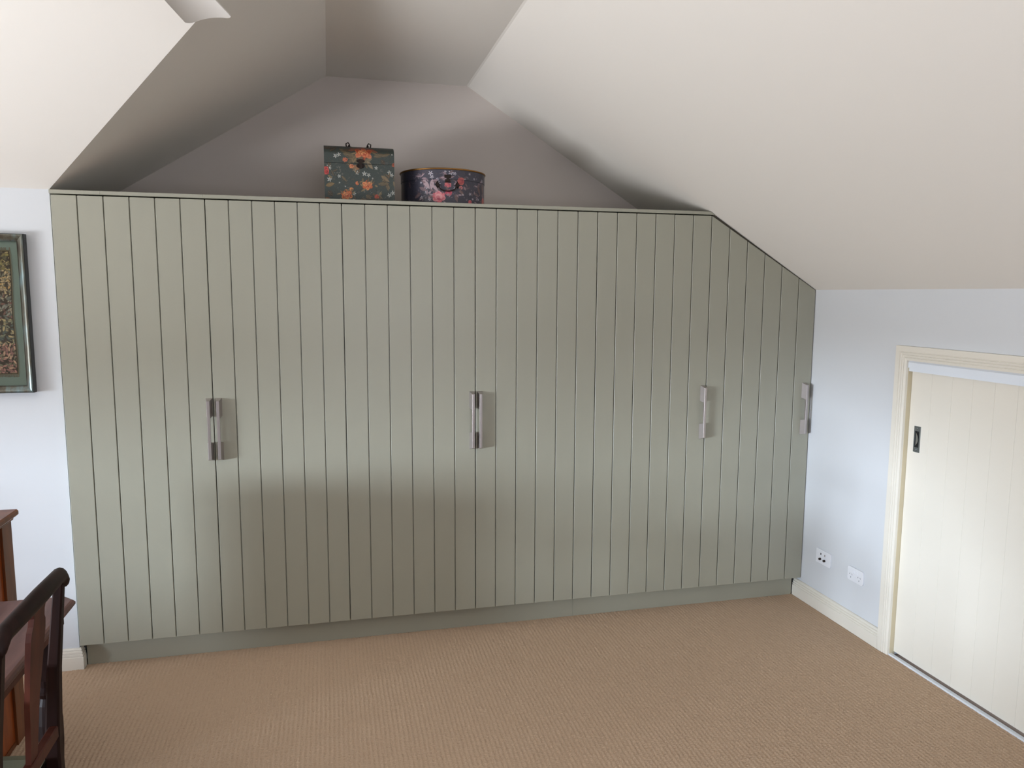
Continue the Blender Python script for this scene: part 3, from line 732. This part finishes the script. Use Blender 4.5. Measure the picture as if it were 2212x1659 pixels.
for u, v in ((0.33, 0.66), (0.63, 0.66)):
    bm = bmesh.new()
    seg = 16
    def ringp(x, r): return [bm.verts.new((x, py(u)+r*math.cos(k*2*math.pi/seg), pz(v)+r*math.sin(k*2*math.pi/seg))) for k in range(seg)]
    R = [ringp(XR-0.007, 0.0062), ringp(XR-0.017, 0.0062), ringp(XR-0.017, 0.0042), ringp(XR-0.010, 0.0042)]
    for a, b in zip(R, R[1:]):
        for k in range(seg): bm.faces.new((a[k], a[(k+1) % seg], b[(k+1) % seg], b[k]))
    bm.faces.new(R[-1])
    s = rel(bmobj('aerial_socket', bm, M_BRONZE, p1, True), p1)
p2 = tag(empty('double_power_outlet', (XR, -0.437, 0.174)), 'round cornered white double power outlet with two switches, nearer the door', 'power outlet')
rel(xwall_round('plate', -0.4935, -0.381, 0.140, 0.211, 0.012, 0.008, M_WHITE, p2), p2)
def py(u): return -0.381-u*0.1125
def pz(v): return 0.211-v*0.071
for u in (0.405, 0.585):
    sw = prism('switch', [(XR-0.0075, pz(0.42)), (XR-0.0125, pz(0.40)), (XR-0.0095, pz(0.16)), (XR-0.0075, pz(0.16))], 'y', py(u)-0.0052, py(u)+0.0052, M_WHITE, p2)
    me = sw.data
    # prism along y takes (x, z) pairs
    rel(sw, p2)
M_SLOT = mat('socket_slot', srgb(120, 124, 134), 0.6)
for uc in (0.235, 0.765):
    for du, dv, an in ((-0.075, 0.52, 0.5), (0.075, 0.52, -0.5), (0.0, 0.74, 0)):
        c = (XR-0.0081, py(uc+du), pz(dv)); bm = bmesh.new()
        addbox(bm, -0.0006, 0.002, -0.0012, 0.0012, -0.0042, 0.0042)
        bmesh.ops.transform(bm, matrix=Matrix.Translation(c) @ Matrix.Rotation(an, 4, 'X'), verts=bm.verts)
        rel(bmobj('pin_slot', bm, M_SLOT, p2), p2)

# ------------------------------------------------------------------ cabinet against the left wall
cab = tag(empty('side_cabinet', (-0.24, -0.73, FLOOR)), 'honey coloured wooden cabinet with panelled side in front of the left wall', 'cabinet')
def cpart(o): return rel(o, cab)
CX1, CX0, CYB, CYF, CZT = -0.050, -0.43, -0.478, -0.985, 0.735
cpart(box('top_board', CX0-0.02, CX1+0.024, CYF-0.02, CYB+0.012, CZT, CZT+0.024, M_CWOODF, cab, bev=0.006))
cpart(box('top_moulding', CX0-0.012, CX1+0.009, CYF-0.012, CYB, CZT-0.014, CZT-0.0003, M_CWOODF, cab, bev=0.003))
for nm, a, b in (('back_stile', CYB-0.082, CYB), ('front_stile', CYF, CYF+0.07)):
    cpart(box(nm, CX1-0.022, CX1, a, b, FLOOR, CZT-0.0145, M_CWOODF, cab, bev=0.001))
cpart(box('side_panel', CX1-0.016, CX1-0.009, CYF+0.0705, CYB-0.0825, FLOOR+0.02, CZT-0.0145, M_CWOOD, cab))
cpart(box('bottom_rail', CX1-0.022, CX1-0.006, CYF+0.0705, CYB-0.0825, FLOOR+0.0, FLOOR+0.0195, M_CWOODF, cab))
cpart(box('body', CX0, CX1-0.0225, CYF+0.002, CYB, FLOOR+0.0, CZT-0.0145, M_CWOOD, cab))
for k in range(1):
    a = CX0+0.01
    cpart(box('door', a, a+0.335, CYF-0.016, CYF+0.0015, FLOOR+0.05, CZT-0.03, M_CWOOD, cab, bev=0.003))

# ------------------------------------------------------------------ table
M_SPL = wood('splat_mahogany', srgb(60, 26, 18), srgb(84, 40, 28), 0.5, coat=0.0)
tb = tag(empty('dining_table', (-0.2, -1.75, FLOOR)), 'dark mahogany table with clipped corners and turned legs, behind the chair', 'table')
def tbp(o): return rel(o, tb)
TX1, TX0, TY1, TY0, TZ = 0.328, -0.75, -1.028, -2.42, 0.622
ch = 0.026
outline = [(TX0+ch, TY0), (TX1-ch, TY0), (TX1, TY0+ch), (TX1, TY1-ch*1.3), (TX1-ch*1.3, TY1), (TX0+ch, TY1), (TX0, TY1-ch), (TX0, TY0+ch)]
bm = bmesh.new()
def off(o_, d):
    cx_, cyy = (TX0+TX1)/2, (TY0+TY1)/2
    return [(x+(-d if x > cx_ else d), y+(-d if y > cyy else d)) for x, y in o_]
levels = [(0.016, TZ-0.027), (0.006, TZ-0.024), (0.0, TZ-0.016), (0.0, TZ-0.009), (0.004, TZ-0.003), (0.010, TZ)]
rings = [[bm.verts.new((x, y, z)) for x, y in off(outline, d)] for d, z in levels]
for a, b in zip(rings, rings[1:]):
    for k in range(8): bm.faces.new((a[k], a[(k+1) % 8], b[(k+1) % 8], b[k]))
bm.faces.new(rings[0][::-1]); bm.faces.new(rings[-1])
tbp(bmobj('tabletop', bm, M_TWOOD, tb))
AX1, AX0, AY1, AY0 = TX1-0.035, TX0+0.035, TY1-0.035, TY0+0.035
for nm, args in (('apron', (AX1-0.02, AX1, AY0, AY1)), ('apron', (AX0, AX0+0.02, AY0, AY1)), ('apron', (AX0, AX1, AY1-0.02, AY1)), ('apron', (AX0, AX1, AY0, AY0+0.02))):
    tbp(box(nm, *args, TZ-0.078, TZ-0.0275, M_SPL, tb))
for lx in (AX0+0.035, AX1-0.045):
    for ly in (AY0+0.035, AY1-0.035):
        bm = bmesh.new()
        addbox(bm, lx-0.030, lx+0.030, ly-0.030, ly+0.030, 0.395, TZ-0.028, 0.002)
        lathe(bm, [(0.020, FLOOR), (0.026, FLOOR+0.03), (0.022, FLOOR+0.06), (0.028, FLOOR+0.10), (0.025, FLOOR+0.16), (0.034, FLOOR+0.30), (0.035, FLOOR+0.37), (0.030, FLOOR+0.43), (0.024, FLOOR+0.452), (0.034, FLOOR+0.468), (0.034, FLOOR+0.478), (0.027, FLOOR+0.488), (0.029, FLOOR+0.512)], lx, ly, 20)
        tbp(bmobj('leg', bm, M_DWOOD, tb, False))

# ------------------------------------------------------------------ chair, its back towards the viewer's right
chair = tag(empty('dining_chair', (0.25, -1.68, FLOOR)), 'dark wooden splat back dining chair with pale green seat pushed to the table', 'chair')
def chp(o): return rel(o, chair)
def bx(z):   # rake of the back posts
    return float(np.interp(z, [FLOOR, 0.05, 0.30, 0.40, 0.60, 0.86], [0.475, 0.425, 0.388, 0.389, 0.402, 0.430]))
YF, YN = -1.486, -1.852
def rect_sweep(bm, pts, wx, wy, bev=0.0):
    """square-section post through pts (x,y,z); wx, wy half sizes (lists)"""
    rings = []
    for (x, y, z), a, b in zip(pts, wx, wy):
        c = 0.3
        ring = [(x-a, y-b*(1-c)), (x-a*(1-c), y-b), (x+a*(1-c), y-b), (x+a, y-b*(1-c)), (x+a, y+b*(1-c)), (x+a*(1-c), y+b), (x-a*(1-c), y+b), (x-a, y+b*(1-c))]
        rings.append([bm.verts.new((p[0], p[1], z)) for p in ring])
    for a, b in zip(rings, rings[1:]):
        for k in range(8): bm.faces.new((a[k], a[(k+1) % 8], b[(k+1) % 8], b[k]))
    bm.faces.new(rings[0][::-1]); bm.faces.new(rings[-1])
for yp in (YF, YN):
    bm = bmesh.new(); zs = list(np.linspace(FLOOR, 0.826, 26))
    rect_sweep(bm, [(bx(z), yp, z) for z in zs], [float(np.interp(z, [FLOOR, 0.3, 0.836], [0.017, 0.019, 0.011])) for z in zs], [float(np.interp(z, [FLOOR, 0.3, 0.836], [0.017, 0.018, 0.012])) for z in zs])
    chp(bmobj('back_post', bm, M_DWOOD, chair))
# yoke shaped crest rail
bm = bmesh.new(); seg = 12; rings = []
yc_ = (YF+YN)/2; hw = (YF-YN)/2+0.020
for s in np.linspace(-1, 1, 41):
    y = yc_+hw*s; a = abs(s)
    zt = 0.852+0.013*(1-a**2)-0.026*max(0, a-0.84)/0.16
    h = 0.023-0.003*a
    x = bx(0.86)+0.012*(1-a*a)
    rr = 1.0 if a < 0.97 else 0.75
    rings.append([bm.verts.new((x+0.0175*rr*math.cos(k*2*math.pi/seg), y, zt+h*rr*math.sin(k*2*math.pi/seg)-0.004)) for k in range(seg)])
for a, b in zip(rings, rings[1:]):
    for k in range(seg): bm.faces.new((a[k], a[(k+1) % seg], b[(k+1) % seg], b[k]))
bm.faces.new(rings[0][::-1]); bm.faces.new(rings[-1])
chp(bmobj('crest_rail', bm, M_DWOOD, chair, True))
# vase splat
bm = bmesh.new()
ys = -1.648
SPL = [(0.345, 0.026), (0.44, 0.020), (0.52, 0.024), (0.60, 0.031), (0.70, 0.041), (0.765, 0.046), (0.786, 0.043), (0.797, 0.035), (0.815, 0.033), (0.830, 0.040), (0.845, 0.048)]
F1, F2 = [], []
for z, w_ in SPL:
    x = bx(z)+0.004
    F1.append([bm.verts.new((x+0.006, ys-w_, z)), bm.verts.new((x+0.006, ys+w_, z))])
    F2.append([bm.verts.new((x-0.006, ys-w_, z)), bm.verts.new((x-0.006, ys+w_, z))])
for k in range(len(SPL)-1):
    bm.faces.new((F1[k][0], F1[k][1], F1[k+1][1], F1[k+1][0])); bm.faces.new((F2[k][1], F2[k][0], F2[k+1][0], F2[k+1][1]))
    bm.faces.new((F1[k][0], F1[k+1][0], F2[k+1][0], F2[k][0])); bm.faces.new((F1[k][1], F2[k][1], F2[k+1][1], F1[k+1][1]))
bm.faces.new((F1[0][0], F2[0][0], F2[0][1], F1[0][1])); bm.faces.new((F1[-1][1], F2[-1][1], F2[-1][0], F1[-1][0]))
o = chp(bmobj('splat', bm, M_SPL, chair))
chp(box('cross_rail', bx(0.5)-0.010, bx(0.5)+0.012, YN+0.015, YF-0.015, 0.424, 0.456, M_SPL, chair, bev=0.003))
# seat frame, cushion, front legs
sx0 = -0.03
SE = [(0.367, YF+0.016), (0.367, YN-0.016), (sx0, YN-0.070), (sx0, YF+0.080)]
chp(prism('seat_frame', SE, 'z', 0.280, 0.348, M_DWOOD, chair, bev=0.003))
SC_ = [(0.362, YF+0.012), (0.362, YN-0.012), (sx0+0.006, YN-0.064), (sx0+0.006, YF+0.074)]
bm = bmesh.new(); lv = []
for d, z in ((0, 0.3485), (-0.003, 0.356), (0.002, 0.366), (0.03, 0.374)):
    cx_ = sum(p[0] for p in SC_)/4; cyy = sum(p[1] for p in SC_)/4
    lv.append([bm.verts.new((x+(d if x < cx_ else -d), y+(d if y < cyy else -d), z)) for x, y in SC_])
for a, b in zip(lv, lv[1:]):
    for k in range(4): bm.faces.new((a[k], a[(k+1) % 4], b[(k+1) % 4], b[k]))
bm.faces.new(lv[0][::-1]); bm.faces.new(lv[-1])
o = chp(bmobj('seat_cushion', bm, M_GREENPAD, chair)); o['label'] = 'pale green fabric seat cushion'
for yp in (YF+0.02, YN-0.012):
    bm = bmesh.new(); zs = [FLOOR, 0.0, 0.12, 0.2795]
    rect_sweep(bm, [(sx0+0.024, yp, z) for z in zs], [0.015, 0.017, 0.019, 0.021], [0.015, 0.017, 0.019, 0.021])
    chp(bmobj('front_leg', bm, M_DWOOD, chair))
for yp in (YF+0.004, YN-0.004):
    chp(box('stretcher', sx0+0.04, bx(0.0)-0.018, yp-0.009, yp+0.009, 0.0, 0.026, M_DWOOD, chair, bev=0.002))

# ------------------------------------------------------------------ ceiling fan, one blade reaching into view
fan = tag(empty('ceiling_fan', (0.69, -1.86, ZF)), 'white ceiling fan with its curved blade tip showing at the upper left', 'ceiling fan')
hub = Vector((0.69, -1.86, 2.30))
def fp(o): return rel(o, fan)
bm = bmesh.new(); lathe(bm, [(0.012, 2.34), (0.012, ZF-0.04)], hub.x, hub.y, 16); fp(bmobj('down_rod', bm, M_FAN, fan, True))
bm = bmesh.new(); lathe(bm, [(0.02, ZF-0.07), (0.06, ZF-0.03), (0.065, ZF-0.001)], hub.x, hub.y, 24); fp(bmobj('canopy', bm, M_FAN, fan, True))
bm = bmesh.new(); lathe(bm, [(0.03, 2.235), (0.07, 2.245), (0.095, 2.28), (0.095, 2.325), (0.04, 2.355)], hub.x, hub.y, 28); fp(bmobj('motor_housing', bm, M_FAN, fan, True))
# blade outline in its own frame: u outwards from the hub, v across; tip corners fitted to the view
tipL = Vector((0.739, -1.165, 2.30)); tipR = Vector((0.868, -1.246, 2.30))
ax = Vector((0.165, 0.986, 0)).normalized(); bxv = Vector((ax.y, -ax.x, 0))
uL, vL = (tipL-hub).dot(ax), (tipL-hub).dot(bxv); uR, vR = (tipR-hub).dot(ax), (tipR-hub).dot(bxv)
def blade_mesh(ang):
    bm = bmesh.new(); nu, nv = 30, 26; g = []
    for i in range(nu):
        row = []
        for j in range(nv):
            s = j/(nv-1); t = i/(nu-1)
            tipu = uL+(uR-uL)*s
            # rounded corners at the tip
            if s < 0.16: tipu -= 0.020*(1-s/0.16)**2
            if s > 0.86: tipu -= 0.020*((s-0.86)/0.14)**2
            u = 0.09+(tipu-0.09)*t
            k = t**0.8
            v0 = -0.045+(vL+0.045)*k; v1 = 0.045+(vR-0.045)*k
            v = v0+(v1-v0)*s
            z = 0.011*(1-(2*s-1)**2)
            p = hub+ax*u+bxv*v; p.z = 2.30+z
            row.append(p)
        g.append(row)
    R = Matrix.Rotation(ang, 4, 'Z')
    T = [[bm.verts.new(hub+(R @ (p-hub))+Vector((0, 0, 0.0015))) for p in row] for row in g]
    B = [[bm.verts.new(hub+(R @ (p-hub))-Vector((0, 0, 0.0015))) for p in row] for row in g]
    for G_, fl_ in ((T, 0), (B, 1)):
        for i in range(nu-1):
            for j in range(nv-1):
                f = (G_[i][j], G_[i+1][j], G_[i+1][j+1], G_[i][j+1]); bm.faces.new(f[::-1] if fl_ else f)
    loop = [(0, j) for j in range(nv)]+[(i, nv-1) for i in range(1, nu)]+[(nu-1, j) for j in range(nv-2, -1, -1)]+[(i, 0) for i in range(nu-2, 0, -1)]
    for a, b in zip(loop, loop[1:]+loop[:1]):
        bm.faces.new((T[a[0]][a[1]], T[b[0]][b[1]], B[b[0]][b[1]], B[a[0]][a[1]]))
    return bm
for k in range(3):
    o = fp(bmobj('blade', blade_mesh(k*2*math.pi/3), M_FAN, fan, True)); o.data.set_sharp_from_angle(angle=math.radians(35))

# ------------------------------------------------------------------ lift everything so the floor is at z = 0
for o in SC.objects:
    if o.parent is None: o.location.z += -FLOOR
